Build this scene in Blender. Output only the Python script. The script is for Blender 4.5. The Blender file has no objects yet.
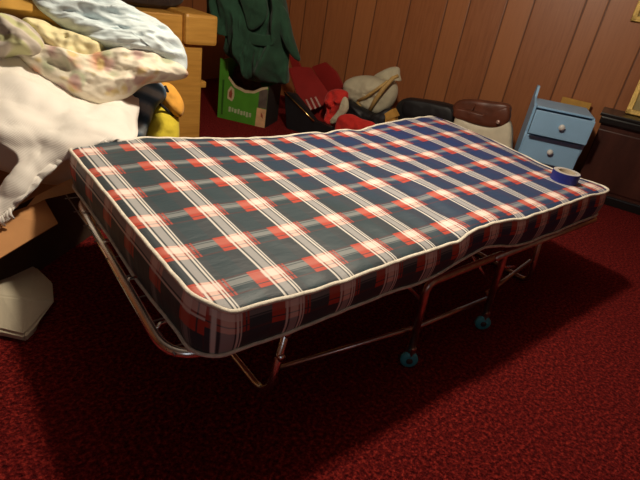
import bpy, bmesh, math, random
import numpy as np
from mathutils import Vector, Matrix, noise
random.seed(7)
COL = bpy.context.scene.collection

# ------------------------------------------------------------------ camera
CR = np.array([0.779635766, -0.608074204, 0.149712505])
CU = np.array([0.187276102, 0.454518418, 0.870827577])
CF = np.array([0.597574877, 0.650890751, -0.468236582])
CC = np.array([-0.40185538, -0.74244083, 1.09245502])
FPX = 486.87
cam = bpy.data.cameras.new('camera')
cam.sensor_width = 36; cam.lens = FPX * 36 / 640; cam.clip_start = 0.05
co = bpy.data.objects.new('camera', cam); COL.objects.link(co)
M = Matrix.Identity(4)
for i in range(3):
    M[i][0] = CR[i]; M[i][1] = CU[i]; M[i][2] = -CF[i]; M[i][3] = CC[i]
co.matrix_world = M
bpy.context.scene.camera = co

def ray(x, y): return CF + (x - 320) / FPX * CR - (y - 240) / FPX * CU
def onplane(x, y, p, n):
    d = ray(x, y); n = np.array(n, float); p = np.array(p, float)
    return Vector(CC + ((p - CC) @ n) / (d @ n) * d)
def atz(x, y, z): return onplane(x, y, (0, 0, z), (0, 0, 1))
def aty(x, y, v): return onplane(x, y, (0, v, 0), (0, 1, 0))
def atx(x, y, v): return onplane(x, y, (v, 0, 0), (1, 0, 0))
NN = np.array([math.cos(math.radians(20)), math.sin(math.radians(20)), 0.0])   # wall normal (into the wall)
EE = np.array([-NN[1], NN[0], 0.0])                                             # along the wall, to the left
NW = 3.53
def ne(n, e, z=0.0): return Vector(NN * n + EE * e + np.array([0, 0, z]))
def atn(x, y, n): return onplane(x, y, NN * n, NN)

# ------------------------------------------------------------------ materials
def nodes(name):
    m = bpy.data.materials.new(name); m.use_nodes = True
    nt = m.node_tree; b = nt.nodes['Principled BSDF']
    return m, nt, b
class G:
    def __init__(s, nt): s.nt = nt
    def n(s, t, **k):
        nd = s.nt.nodes.new(t)
        for a, v in k.items(): setattr(nd, a, v)
        return nd
    def link(s, a, b): s.nt.links.new(a, b)
    def math(s, op, a, b=None, c=None):
        nd = s.n('ShaderNodeMath', operation=op)
        for i, v in enumerate((a, b, c)):
            if v is None: continue
            if isinstance(v, (int, float)): nd.inputs[i].default_value = v
            else: s.link(v, nd.inputs[i])
        return nd.outputs[0]
    def mix(s, fac, a, b):
        nd = s.n('ShaderNodeMix', data_type='RGBA')
        for i, v in ((0, fac), (6, a), (7, b)):
            if isinstance(v, (int, float)): nd.inputs[i].default_value = v
            elif isinstance(v, (tuple, list)): nd.inputs[i].default_value = (*v[:3], 1)
            else: s.link(v, nd.inputs[i])
        return nd.outputs[2]
    def noise(s, scale, detail=4, coord=None, rough=0.5):
        nd = s.n('ShaderNodeTexNoise'); nd.inputs['Scale'].default_value = scale
        nd.inputs['Detail'].default_value = detail; nd.inputs['Roughness'].default_value = rough
        if coord is not None: s.link(coord, nd.inputs['Vector'])
        return nd.outputs['Fac']
    def ramp(s, fac, stops):
        nd = s.n('ShaderNodeValToRGB'); cr = nd.color_ramp
        while len(cr.elements) < len(stops): cr.elements.new(0.5)
        for e, (p, c) in zip(cr.elements, stops): e.position = p; e.color = (*c, 1)
        s.link(fac, nd.inputs[0]); return nd.outputs[0]
    def bump(s, h, b, strength=0.3, dist=0.01):
        nd = s.n('ShaderNodeBump'); nd.inputs['Strength'].default_value = strength
        nd.inputs['Distance'].default_value = dist
        s.link(h, nd.inputs['Height']); s.link(nd.outputs[0], b.inputs['Normal'])
    def obj(s, scale=None):
        c = s.n('ShaderNodeTexCoord').outputs['Object']
        if scale:
            mp = s.n('ShaderNodeMapping'); mp.inputs['Scale'].default_value = scale
            s.link(c, mp.inputs[0]); return mp.outputs[0]
        return c

def mat(name, c, rough=0.6, metal=0.0, var=0.15, scale=20, bump=0.0, sheen=0.0, coat=0.0):
    m, nt, b = nodes(name); g = G(nt)
    co_ = g.obj(); f = g.noise(scale, 4, co_)
    lo = tuple(max(0, x * (1 - var)) for x in c); hi = tuple(min(1, x * (1 + var)) for x in c)
    g.link(g.ramp(f, [(0.3, lo), (0.7, hi)]), b.inputs['Base Color'])
    b.inputs['Roughness'].default_value = rough; b.inputs['Metallic'].default_value = metal
    if bump: g.bump(g.noise(scale * 3, 3, co_), b, bump, 0.004)
    if sheen: b.inputs['Sheen Weight'].default_value = sheen
    if coat: b.inputs['Coat Weight'].default_value = coat
    return m

def plaid():
    m, nt, b = nodes('plaid_ticking'); g = G(nt)
    uv = g.n('ShaderNodeTexCoord').outputs['UV']
    sep = g.n('ShaderNodeSeparateXYZ'); g.link(uv, sep.inputs[0])
    u, v = sep.outputs[0], sep.outputs[1]
    cx = g.math('SUBTRACT', g.math('FLOORED_MODULO', g.math('ADD', u, 0.08), 0.16), 0.08)
    cy = g.math('SUBTRACT', g.math('FLOORED_MODULO', g.math('ADD', v, 0.0838), 0.1676), 0.0838)
    def band(x, a, c, soft=0.0012):
        mid, half = (a + c) / 2, (c - a) / 2
        d = g.math('ABSOLUTE', g.math('SUBTRACT', x, mid))
        nd = g.n('ShaderNodeMapRange'); nd.interpolation_type = 'SMOOTHSTEP'
        g.link(d, nd.inputs[0]); nd.inputs[1].default_value = half - soft; nd.inputs[2].default_value = half + soft
        nd.inputs[3].default_value = 1; nd.inputs[4].default_value = 0
        return nd.outputs[0]
    mx = lambda *a: a[0] if len(a) == 1 else g.math('MAXIMUM', a[0], mx(*a[1:]))
    mul = lambda a, c: g.math('MULTIPLY', a, c)
    # base changes slowly from bottle green to navy along the cloth
    f = g.noise(1.6, 2, uv)
    uu = g.math('ADD', g.math('MULTIPLY', u, 0.5), g.math('MULTIPLY', v, 0.25))
    col = g.ramp(g.math('ADD', uu, g.math('MULTIPLY', g.math('SUBTRACT', f, 0.5), 0.35)),
                 [(0.3, (0.034, 0.060, 0.074)), (0.9, (0.020, 0.048, 0.165))])
    red_l = band(cx, -0.052, -0.019); red_r = g.math('MAXIMUM', band(cx, 0.035, 0.042), band(cx, 0.046, 0.051))
    core_c = band(cx, -0.019, 0.034)
    red_rows = mx(band(cy, -0.034, -0.0205), band(cy, -0.0175, -0.004), band(cy, 0.024, 0.033))
    row_all = band(cy, -0.004, 0.024)
    anyrow = g.math('MAXIMUM', red_rows, row_all)
    # faint red threads running everywhere
    col = g.mix(mul(band(cx, -0.056, 0.052), 0.10), col, (0.14, 0.03, 0.02))
    col = g.mix(mul(mx(band(cy, -0.034, -0.029), band(cy, 0.028, 0.033)), 0.30), col, (0.20, 0.03, 0.02))
    # grey row bands
    greyband = mx(mul(band(cy, 0.000, 0.018), 0.85), mul(band(cy, 0.021, 0.0265), 0.75), mul(band(cy, -0.006, -0.003), 0.5))
    col = g.mix(mul(greyband, 0.62), col, (0.40, 0.41, 0.40))
    # red blocks left of each column, thin red ticks right of it
    col = g.mix(mul(mul(red_l, red_rows), 0.92), col, (0.56, 0.070, 0.040))
    col = g.mix(mul(mul(red_l, row_all), 0.85), col, (0.62, 0.125, 0.08))
    col = g.mix(mul(mul(red_r, anyrow), 0.85), col, (0.50, 0.07, 0.045))
    # white column stripes
    thin = mx(band(cx, -0.0165, -0.0105), band(cx, 0.0205, 0.0260), band(cx, 0.0295, 0.0330))
    wide = band(cx, -0.0055, 0.0165)
    col = g.mix(mul(mul(core_c, anyrow), 0.75), col, (0.52, 0.13, 0.09))
    col = g.mix(mul(wide, 0.66), col, (0.56, 0.55, 0.55))
    col = g.mix(mul(thin, 0.88), col, (0.86, 0.82, 0.76))
    # crossings glow pale pink
    col = g.mix(mul(mul(wide, row_all), 0.85), col, (0.98, 0.84, 0.76))
    col = g.mix(mul(mul(wide, red_rows), 0.75), col, (0.94, 0.66, 0.56))
    col = g.mix(mul(mul(core_c, row_all), 0.6), col, (0.97, 0.80, 0.72))
    g.link(col, b.inputs['Base Color'])
    b.inputs['Roughness'].default_value = 0.55
    w = g.n('ShaderNodeTexNoise'); w.inputs['Scale'].default_value = 9; w.inputs['Detail'].default_value = 5
    mp = g.n('ShaderNodeMapping'); mp.inputs['Scale'].default_value = (1, 2.5, 1); mp.inputs['Rotation'].default_value = (0, 0, 0.5)
    g.link(uv, mp.inputs[0]); g.link(mp.outputs[0], w.inputs['Vector'])
    g.bump(w.outputs['Fac'], b, 0.35, 0.012)
    return m

def carpet():
    m, nt, b = nodes('red_carpet'); g = G(nt); c = g.obj()
    f = g.noise(85, 5, c, 0.7); f2 = g.noise(3, 3, c)
    v = g.n('ShaderNodeTexVoronoi'); v.inputs['Scale'].default_value = 110; g.link(c, v.inputs['Vector'])
    col = g.ramp(f, [(0.38, (0.016, 0.002, 0.003)), (0.51, (0.14, 0.009, 0.008)), (0.63, (0.42, 0.036, 0.024))])
    col = g.mix(g.math('MULTIPLY', f2, 0.5), col, (0.09, 0.006, 0.008))
    g.link(col, b.inputs['Base Color']); b.inputs['Roughness'].default_value = 1.0
    b.inputs['Specular IOR Level'].default_value = 0.05
    b.inputs['Sheen Weight'].default_value = 0.15; b.inputs['Sheen Tint'].default_value = (0.8, 0.1, 0.1, 1)
    g.bump(g.math('ADD', f, v.outputs['Distance']), b, 0.9, 0.012)
    return m

def panelling(grooves, tones=None):
    # planks are cut along the wall's own X at the measured groove positions
    m, nt, b = nodes('wood_panelling'); g = G(nt)
    co_ = g.obj(); sep = g.n('ShaderNodeSeparateXYZ'); g.link(co_, sep.inputs[0])
    x = sep.outputs[0]
    idx = None; dmin = None
    for q in grooves:
        s = g.math('GREATER_THAN', x, q)
        d = g.math('ABSOLUTE', g.math('SUBTRACT', x, q))
        idx = s if idx is None else g.math('ADD', idx, s)
        dmin = d if dmin is None else g.math('MINIMUM', dmin, d)
    wn = g.n('ShaderNodeTexWhiteNoise'); wn.noise_dimensions = '1D'; g.link(idx, wn.inputs['W'])
    mp = g.n('ShaderNodeMapping'); mp.inputs['Scale'].default_value = (14, 1, 0.9)
    g.link(co_, mp.inputs[0])
    add = g.n('ShaderNodeVectorMath', operation='ADD'); g.link(mp.outputs[0], add.inputs[0]); g.link(wn.outputs['Color'], add.inputs[1])
    f = g.noise(5, 8, add.outputs[0], 0.65)
    f2 = g.noise(1.2, 2, co_)
    c1 = g.ramp(f, [(0.25, (0.19, 0.062, 0.024)), (0.5, (0.34, 0.115, 0.038)), (0.8, (0.42, 0.165, 0.066))])
    pv = 0.35 if not tones else tones[0]; tone = None
    vals = tones or [random.Random(k).uniform(0, .8) for k in range(len(grooves) + 1)]
    for k, q in enumerate(grooves):
        st = g.math('MULTIPLY', g.math('GREATER_THAN', x, q), vals[k + 1] - vals[k])
        tone = g.math('ADD', st, vals[0] if tone is None else tone)
    c1 = g.mix(g.math('MULTIPLY', tone, 0.75), c1, (0.56, 0.225, 0.080))
    c1 = g.mix(g.math('MULTIPLY', f2, 0.4), c1, (0.24, 0.075, 0.03))
    line = g.n('ShaderNodeMapRange'); g.link(dmin, line.inputs[0])
    line.inputs[1].default_value = 0.002; line.inputs[2].default_value = 0.009
    line.inputs[3].default_value = 1; line.inputs[4].default_value = 0
    c1 = g.mix(g.math('MULTIPLY', line.outputs[0], 0.7), c1, (0.03, 0.009, 0.005))
    g.link(c1, b.inputs['Base Color']); b.inputs['Roughness'].default_value = 0.42
    g.bump(g.math('SUBTRACT', g.math('MULTIPLY', f, 0.1), line.outputs[0]), b, 0.4, 0.004)
    return m

def wood(name, lo, hi, rough=0.4, axis=(1, 12, 12), scale=4):
    m, nt, b = nodes(name); g = G(nt); c = g.obj(axis)
    f = g.noise(scale, 7, c, 0.6)
    g.link(g.ramp(f, [(0.3, lo), (0.7, hi)]), b.inputs['Base Color'])
    b.inputs['Roughness'].default_value = rough
    g.bump(f, b, 0.08, 0.003)
    return m

def cloth(name, c, var=0.12, scale=9, bump=0.25, weave=0, rough=0.9):
    m, nt, b = nodes(name); g = G(nt); co_ = g.obj()
    f = g.noise(scale, 4, co_)
    lo = tuple(x * (1 - var) for x in c); hi = tuple(min(1, x * (1 + var)) for x in c)
    g.link(g.ramp(f, [(0.3, lo), (0.7, hi)]), b.inputs['Base Color'])
    b.inputs['Roughness'].default_value = rough; b.inputs['Sheen Weight'].default_value = 0.1
    h = g.noise(26, 4, co_)
    if weave:
        w1 = g.n('ShaderNodeTexWave'); w1.inputs['Scale'].default_value = weave; w1.bands_direction = 'DIAGONAL'
        g.link(co_, w1.inputs['Vector']); h = g.math('ADD', h, g.math('MULTIPLY', w1.outputs['Fac'], 0.3))
    g.bump(h, b, bump, 0.008)
    return m

def floral():
    m, nt, b = nodes('floral_print'); g = G(nt); co_ = g.obj()
    base = (0.80, 0.74, 0.60)
    dn = g.n('ShaderNodeTexNoise'); dn.inputs['Scale'].default_value = 14; g.link(co_, dn.inputs['Vector'])
    dv = g.n('ShaderNodeVectorMath', operation='MULTIPLY_ADD'); g.link(dn.outputs['Color'], dv.inputs[0])
    dv.inputs[1].default_value = (0.06, 0.06, 0.06); g.link(co_, dv.inputs[2])
    col = base
    for sc, th, cc, off in ((8, 0.34, (0.66, 0.30, 0.17), 0.0), (11, 0.32, (0.40, 0.44, 0.28), 3.1), (11, 0.28, (0.50, 0.32, 0.30), 7.7), (14, 0.26, (0.66, 0.52, 0.22), 12.3)):
        mp = g.n('ShaderNodeMapping'); mp.inputs['Location'].default_value = (off, off * .7, off * .3)
        g.link(dv.outputs[0], mp.inputs[0])
        v = g.n('ShaderNodeTexVoronoi'); v.inputs['Scale'].default_value = sc; g.link(mp.outputs[0], v.inputs['Vector'])
        mr = g.n('ShaderNodeMapRange'); g.link(v.outputs['Distance'], mr.inputs[0])
        mr.inputs[1].default_value = th * 0.6; mr.inputs[2].default_value = th * 1.2
        mr.inputs[3].default_value = 0.85; mr.inputs[4].default_value = 0
        col = g.mix(mr.outputs[0], col, cc)
    g.link(col, b.inputs['Base Color']); b.inputs['Roughness'].default_value = 0.85
    g.bump(g.noise(22, 4, co_), b, 0.3, 0.008)
    return m

def striped(name, c1, c2, c3, scale, direction='X'):
    m, nt, b = nodes(name); g = G(nt); co_ = g.obj()
    w = g.n('ShaderNodeTexWave'); w.inputs['Scale'].default_value = scale; w.bands_direction = direction
    w.inputs['Distortion'].default_value = 1.5; w.inputs['Detail'].default_value = 2
    g.link(co_, w.inputs['Vector'])
    g.link(g.ramp(w.outputs['Fac'], [(0.1, c1), (0.5, c2), (0.85, c3)]), b.inputs['Base Color'])
    b.inputs['Roughness'].default_value = 0.85
    g.bump(g.noise(20, 4, co_), b, 0.3, 0.008)
    return m

MT = dict(
    plaid=plaid(), carpet=carpet(),
    piping=mat('cream_piping', (0.80, 0.74, 0.62), 0.7, bump=0.2, scale=60),
    chrome=mat('chrome_tube', (0.95, 0.94, 0.92), 0.25, 1.0, 0.06, 30),
    dull=mat('worn_steel', (0.62, 0.50, 0.44), 0.33, 1.0, 0.15, 40),
    wheel=mat('teal_rubber', (0.06, 0.40, 0.50), 0.4, var=0.1),
    hub=mat('dark_hub', (0.05, 0.04, 0.04), 0.5),
    spring=mat('spring_wire', (0.25, 0.23, 0.22), 0.4, 0.9),
    tape=mat('blue_tape', (0.012, 0.022, 0.22), 0.5), tapetop=mat('tape_edge', (0.50, 0.47, 0.45), 0.7), core=mat('tape_core', (0.55, 0.45, 0.32), 0.8),
    pine=wood('golden_pine', (0.52, 0.25, 0.045), (0.68, 0.36, 0.075), 0.4),
    shadedpanel=mat('shaded_card', (0.05, 0.026, 0.012), 0.85, var=0.2, scale=8), cardboard=mat('cardboard', (0.56, 0.27, 0.10), 0.85, var=0.12, scale=8, bump=0.1),  # first card: box front, shade under the flap put into its colour
    cardlit=mat('cardboard_lit', (0.75, 0.48, 0.20), 0.85, var=0.12, scale=8),  # paler copy of the cardboard, lamplight on the flap put into its colour
    knit=cloth('white_knit', (0.90, 0.86, 0.79), 0.04, 6, 0.18, 85),
    floral=floral(),
    yellowc=cloth('pale_yellow_cotton', (0.80, 0.72, 0.42), 0.10, 8, 0.3),
    greystripe=striped('grey_striped_cotton', (0.45, 0.40, 0.34), (0.62, 0.56, 0.48), (0.55, 0.55, 0.30), 7, 'DIAGONAL'),
    mustard=cloth('mustard_cloth', (0.58, 0.32, 0.06), 0.1, 6, 0.2),
    bluec=cloth('pale_blue_cotton', (0.62, 0.72, 0.75), 0.09, 9, 0.3),
    teal=striped('blue_print_cotton', (0.05, 0.10, 0.16), (0.18, 0.25, 0.33), (0.38, 0.42, 0.45), 5, 'DIAGONAL'),
    lemon=cloth('lemon_plush', (0.85, 0.68, 0.05), 0.12, 14, 0.5),
    orange=cloth('orange_plush', (0.88, 0.42, 0.06), 0.15, 14, 0.4),
    black=mat('black_felt', (0.012, 0.010, 0.010), 0.9),
    offwhite=cloth('off_white_canvas', (0.56, 0.50, 0.37), 0.10, 6, 0.25),
    green=mat('green_print_card', (0.075, 0.27, 0.022), 0.5, var=0.12, scale=10),
    dgreen=mat('dark_green_print', (0.03, 0.11, 0.012), 0.5),
    torn=mat('torn_paper', (0.55, 0.43, 0.25), 0.9, bump=0.2),
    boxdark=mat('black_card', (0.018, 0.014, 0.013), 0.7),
    boxwhite=mat('pale_print', (0.42, 0.46, 0.28), 0.6), boxred=mat('rust_print', (0.30, 0.07, 0.03), 0.6),
    boxpic=mat('peach_print', (0.62, 0.36, 0.18), 0.6, var=0.35, scale=12),
    boxgrey=mat('grey_print', (0.10, 0.075, 0.06), 0.6, var=0.3),
    fur=mat('brown_fur', (0.075, 0.035, 0.022), 1.0, var=0.5, scale=35, bump=0.6),
    coat=cloth('bottle_green_wool', (0.014, 0.056, 0.028), 0.25, 12, 0.4),
    coatdark=cloth('dark_wool', (0.035, 0.018, 0.014), 0.25, 12, 0.4),
    redv=mat('red_vinyl', (0.27, 0.018, 0.016), 0.38, var=0.15, scale=6),
    redb=cloth('bright_red_felt', (0.58, 0.022, 0.015), 0.15, 12, 0.4),
    slot=mat('silver_strip', (0.62, 0.42, 0.36), 0.35, 0.4),
    gold=mat('brass_trim', (0.75, 0.52, 0.20), 0.25, 1.0),
    blackv=mat('black_vinyl', (0.009, 0.009, 0.011), 0.55, var=0.3),
    brownv=mat('brown_leather', (0.125, 0.038, 0.020), 0.42, var=0.25, scale=10, bump=0.1),
    cream=mat('cream_vinyl', (0.72, 0.66, 0.50), 0.5, var=0.06),
    creambag=cloth('cream_canvas', (0.52, 0.47, 0.33), 0.14, 8, 0.35),
    tan=mat('tan_webbing', (0.50, 0.32, 0.11), 0.7),
    yel=mat('ochre_card', (0.55, 0.30, 0.06), 0.7),
    blue=mat('light_blue_paint', (0.33, 0.58, 0.86), 0.42, var=0.06, scale=6),
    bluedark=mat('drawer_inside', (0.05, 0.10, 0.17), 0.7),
    knob=mat('white_porcelain', (0.80, 0.80, 0.78), 0.2),
    cabin=wood('dark_mahogany', (0.042, 0.014, 0.010), (0.080, 0.026, 0.018), 0.35, (3, 3, 1)),
    cabk=mat('black_lacquer', (0.010, 0.009, 0.009), 0.30),
    frame=mat('gilt_frame', (0.55, 0.36, 0.09), 0.4, 0.35, 0.2, 40, bump=0.3), picture=mat('print_paper', (0.42, 0.33, 0.14), 0.7, var=0.3, scale=9),
    ceil=mat('ceiling_paint', (0.20, 0.18, 0.165), 0.9), darkwall=wood('dark_wall_boards', (0.12, 0.04, 0.018), (0.20, 0.07, 0.03), 0.5, (8, 8, 1)),
)

# ------------------------------------------------------------------ mesh helpers
def link(name, me, m, parent=None, smooth=False):
    ms = m if isinstance(m, (list, tuple)) else [m]
    for k in ms: me.materials.append(k)
    if smooth:
        for p in me.polygons: p.use_smooth = True
    o = bpy.data.objects.new(name, me); COL.objects.link(o)
    if parent: o.parent = parent
    return o
def from_bm(name, bm, m, parent=None, smooth=False):
    bmesh.ops.recalc_face_normals(bm, faces=bm.faces[:])
    me = bpy.data.meshes.new(name); bm.to_mesh(me); bm.free()
    return link(name, me, m, parent, smooth)
def tag(o, label, cat, group=None, kind=None):
    o['label'] = label; o['category'] = cat
    if group: o['group'] = group
    if kind: o['kind'] = kind
    return o
def empty(name, loc, label, cat, rz=0.0, rx=0.0, ry=0.0, group=None):
    o = bpy.data.objects.new(name, None); COL.objects.link(o)
    o.empty_display_size = 0.05
    o.location = loc; o.rotation_euler = (rx, ry, rz)
    return tag(o, label, cat, group)
def struct(o): o['kind'] = 'structure'; return o

def add_box(bm, c, s, rot=None, bevel=0.0):
    t = bmesh.new(); bmesh.ops.create_cube(t, size=1)
    for v in t.verts: v.co = Vector((v.co.x * s[0], v.co.y * s[1], v.co.z * s[2]))
    if bevel: bmesh.ops.bevel(t, geom=t.edges[:], offset=bevel, segments=2, affect='EDGES', profile=0.6)
    Mx = Matrix.Translation(Vector(c)) @ (rot.to_4x4() if rot is not None else Matrix.Identity(4))
    t.transform(Mx); merge(bm, t)
def merge(bm, t):
    me = bpy.data.meshes.new('t'); t.to_mesh(me); t.free(); bm.from_mesh(me); bpy.data.meshes.remove(me)
def box_obj(name, c, s, m, parent=None, bevel=0.004, rot=None):
    bm = bmesh.new(); add_box(bm, c, s, rot, bevel); return from_bm(name, bm, m, parent)
def fillet(pts, rad, n=5, closed=False):
    pts = [Vector(p) for p in pts]; out = []
    N = len(pts)
    for i, p in enumerate(pts):
        if not closed and i in (0, N - 1): out.append(p); continue
        a = pts[(i - 1) % N]; c = pts[(i + 1) % N]
        r_ = rad[i] if isinstance(rad, (list, tuple)) else rad
        r_ = min(r_, (a - p).length * .49, (c - p).length * .49)
        if r_ <= 1e-5: out.append(p); continue
        p0 = p + (a - p).normalized() * r_; p1 = p + (c - p).normalized() * r_
        for k in range(n + 1):
            t = k / n; out.append(p0 * (1 - t) ** 2 + p * 2 * t * (1 - t) + p1 * t * t)
    return out
def add_tube(bm, pts, r, seg=10, closed=False, cap=True):
    pts = [Vector(p) for p in pts]; N = len(pts); rings = []; up = None
    for i in range(N):
        a = pts[(i - 1) % N] if (closed or i > 0) else pts[i]
        c = pts[(i + 1) % N] if (closed or i < N - 1) else pts[i]
        d = (c - a)
        if d.length < 1e-9: d = Vector((0, 0, 1))
        d.normalize()
        if up is None:
            up = Vector((0, 0, 1)) if abs(d.z) < 0.9 else Vector((1, 0, 0))
        s = d.cross(up)
        if s.length < 1e-4: s = d.orthogonal()
        s.normalize(); up = s.cross(d).normalized()
        rr = r[i] if isinstance(r, (list, tuple)) else r
        rings.append([bm.verts.new(pts[i] + (s * math.cos(2 * math.pi * k / seg) + up * math.sin(2 * math.pi * k / seg)) * rr) for k in range(seg)])
    M_ = N if closed else N - 1
    for i in range(M_):
        a, c = rings[i], rings[(i + 1) % N]
        for k in range(seg): bm.faces.new((a[k], a[(k + 1) % seg], c[(k + 1) % seg], c[k]))
    if cap and not closed:
        bm.faces.new(rings[0]); bm.faces.new(rings[-1])
def tube_obj(name, pts, r, m, parent=None, seg=10, closed=False):
    bm = bmesh.new(); add_tube(bm, pts, r, seg, closed); return from_bm(name, bm, m, parent, True)
def add_lathe(bm, prof, c, axis='Z', seg=28, rot=None):
    t = bmesh.new(); rings = []
    for (rr, z) in prof:
        rings.append([t.verts.new((rr * math.cos(2 * math.pi * k / seg), rr * math.sin(2 * math.pi * k / seg), z)) for k in range(seg)])
    for a, c_ in zip(rings, rings[1:]):
        for k in range(seg): t.faces.new((a[k], a[(k + 1) % seg], c_[(k + 1) % seg], c_[k]))
    t.faces.new(rings[0]); t.faces.new(rings[-1])
    Mx = Matrix.Identity(4)
    if axis == 'X': Mx = Matrix.Rotation(math.pi / 2, 4, 'Y')
    if axis == 'Y': Mx = Matrix.Rotation(math.pi / 2, 4, 'X')
    if rot is not None: Mx = rot.to_4x4() @ Mx
    t.transform(Matrix.Translation(Vector(c)) @ Mx); merge(bm, t)

def cr_closed(pts, n):
    N = len(pts); out = []
    for i in range(N):
        p0, p1, p2, p3 = (Vector(pts[(i + k) % N]) for k in (-1, 0, 1, 2))
        for k in range(n):
            t = k / n
            out.append(0.5 * ((2 * p1) + (p2 - p0) * t + (2 * p0 - 5 * p1 + 4 * p2 - p3) * t * t + (3 * p1 - p0 - 3 * p2 + p3) * t ** 3))
    return out
def wr(p, scale, seed, stretch=(1, 1, 1)):
    q = Vector((p.x * stretch[0], p.y * stretch[1], p.z * stretch[2])) * scale + Vector((seed, seed * .37, seed * 1.7))
    return noise.fractal(q, 1.0, 2.0, 3)
def ridge(p, scale, seed, stretch=(1, 1, 1)):
    return 1 - 2 * abs(noise.noise(Vector((p.x * stretch[0], p.y * stretch[1], p.z * stretch[2])) * scale + Vector((seed, seed * .37, seed * 1.7))))
def puff(name, pts3, n, thick, m, parent=None, amp=0.01, fs=9, seed=1.0, back=0.6, rings=18, stretch=(1, 1, 1), sub=6, rim=0.18, power=2.4, fold=0.0):
    """Soft, closed, pillow-like body whose silhouette follows pts3."""
    n = Vector(n).normalized(); out = cr_closed(pts3, sub); N = len(out)
    c = sum(out, Vector()) / N
    bm = bmesh.new()
    def side(sg, kk):
        R = []
        for j in range(1, rings + 1):
            t = j / rings; row = []
            h = thick * ((1 - t ** power) ** 0.5 * (1 - rim) + rim) * kk
            for o in out:
                p = c + (o - c) * t
                w_ = amp * (wr(p, fs, seed, stretch) + fold * ridge(p, fs * .6, seed + 9, stretch)) * (0.35 + 0.65 * (1 - t ** 6))
                row.append(bm.verts.new(p + n * sg * (h + w_ * kk)))
            R.append(row)
        cv = bm.verts.new(c + n * sg * (thick + amp * wr(c, fs, seed, stretch)) * kk)
        for k in range(N): bm.faces.new((cv, R[0][k], R[0][(k + 1) % N]))
        for a, b in zip(R, R[1:]):
            for k in range(N): bm.faces.new((a[k], b[k], b[(k + 1) % N], a[(k + 1) % N]))
        return R[-1]
    a = side(1, 1.0); b = side(-1, back)
    for k in range(N): bm.faces.new((a[k], b[k], b[(k + 1) % N], a[(k + 1) % N]))
    return from_bm(name, bm, m, parent, True)
def patch(name, rows, thick, m, parent=None, sub=9, amp=0.01, fs=10, seed=1.0, stretch=(1, 1, 1), fold=0.6):
    """A draped sheet through rows of control points."""
    def crom(P, n):
        P = [Vector(p) for p in P]; P = [2 * P[0] - P[1]] + P + [2 * P[-1] - P[-2]]; o = []
        for i in range(1, len(P) - 2):
            p0, p1, p2, p3 = P[i - 1:i + 3]
            for k in range(n):
                t = k / n
                o.append(0.5 * ((2 * p1) + (p2 - p0) * t + (2 * p0 - 5 * p1 + 4 * p2 - p3) * t * t + (3 * p1 - p0 - 3 * p2 + p3) * t ** 3))
        o.append(P[-2]); return o
    R = [crom(r, sub) for r in rows]
    Cc = [crom([R[i][j] for i in range(len(R))], sub) for j in range(len(R[0]))]
    nj, ni = len(Cc), len(Cc[0])
    bm = bmesh.new()
    V = [[bm.verts.new(Cc[j][i]) for i in range(ni)] for j in range(nj)]
    for j in range(nj - 1):
        for i in range(ni - 1): bm.faces.new((V[j][i], V[j + 1][i], V[j + 1][i + 1], V[j][i + 1]))
    bm.normal_update()
    for v in bm.verts:
        v.co = v.co + v.normal * amp * (wr(v.co, fs, seed, stretch) + fold * ridge(v.co, fs * .7, seed + 5, stretch))
    bm.normal_update()
    o = from_bm(name, bm, m, parent, True)
    s = o.modifiers.new('thick', 'SOLIDIFY'); s.thickness = thick; s.offset = 0
    return o

# ------------------------------------------------------------------ room
def slab(name, pts, m, thick, up):
    bm = bmesh.new(); a = [bm.verts.new(p) for p in pts]; b = [bm.verts.new(Vector(p) + Vector(up) * thick) for p in pts]
    bm.faces.new(a); bm.faces.new(b[::-1])
    for i in range(len(a)): bm.faces.new((a[i], a[(i + 1) % len(a)], b[(i + 1) % len(a)], b[i]))
    return from_bm(name, bm, m)
E0, E1, N0, H = -2.6, 3.1, -2.2, 2.25
struct(slab('floor', [ne(N0, E0), ne(NW, E0), ne(NW, E1), ne(N0, E1)], MT['carpet'], 0.08, (0, 0, -1)))
struct(slab('ceiling', [ne(N0, E0, H), ne(NW, E0, H), ne(NW, E1, H), ne(N0, E1, H)], MT['ceil'], 0.05, (0, 0, 1)))
gr = [float(np.array(atn(x, 0, NW)) @ EE) for x in (306, 328, 357.6, 376.9, 411, 448, 471, 508, 535, 587, 610, 661)]
gr_all = sorted(gr + [gr[-1] - d for d in (.17, .45, .62, .9, 1.15, 1.32, 1.6)] + [gr[0] + d for d in (.17, .42, .6)])
def wall(name, p, ang, length, m):
    bm = bmesh.new(); add_box(bm, (length / 2, 0.05, H / 2), (length, 0.1, H))
    o = from_bm(name, bm, m); o.location = p; o.rotation_euler = (0, 0, ang); return struct(o)
# wall_back local X runs from E1 towards E0
wall('wall_back', ne(NW, E1), math.atan2(-EE[1], -EE[0]), E1 - E0, panelling(sorted(E1 - q for q in gr_all), [.3, .6, .2, .5, .3, .45, .8, .45, .2, .6, .2, .8, .3, .55, .6, .3, .7, .2, .5, .3, .6, .3, .5]))
wall('wall_right', ne(NW, E0), math.atan2(-NN[1], -NN[0]), NW - N0, MT['darkwall'])
wall('wall_front', ne(N0, E0), math.atan2(EE[1], EE[0]), E1 - E0, MT['darkwall'])
wall('wall_left', ne(N0, E1), math.atan2(NN[1], NN[0]), NW - N0, panelling([.2 + .2 * k + .05 * (k % 3) for k in range(26)]))

# ------------------------------------------------------------------ bed frame
bed = empty('folding_bed_frame', (0.92, 0.43, 0), 'chrome and steel tube folding bed frame under the plaid mattress', 'bed frame')
O = Vector((0.92, 0.43, 0))
def L(*p): return Vector(p) - O
YN, YF = 0.005, 0.865
ZR = 0.345
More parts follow.
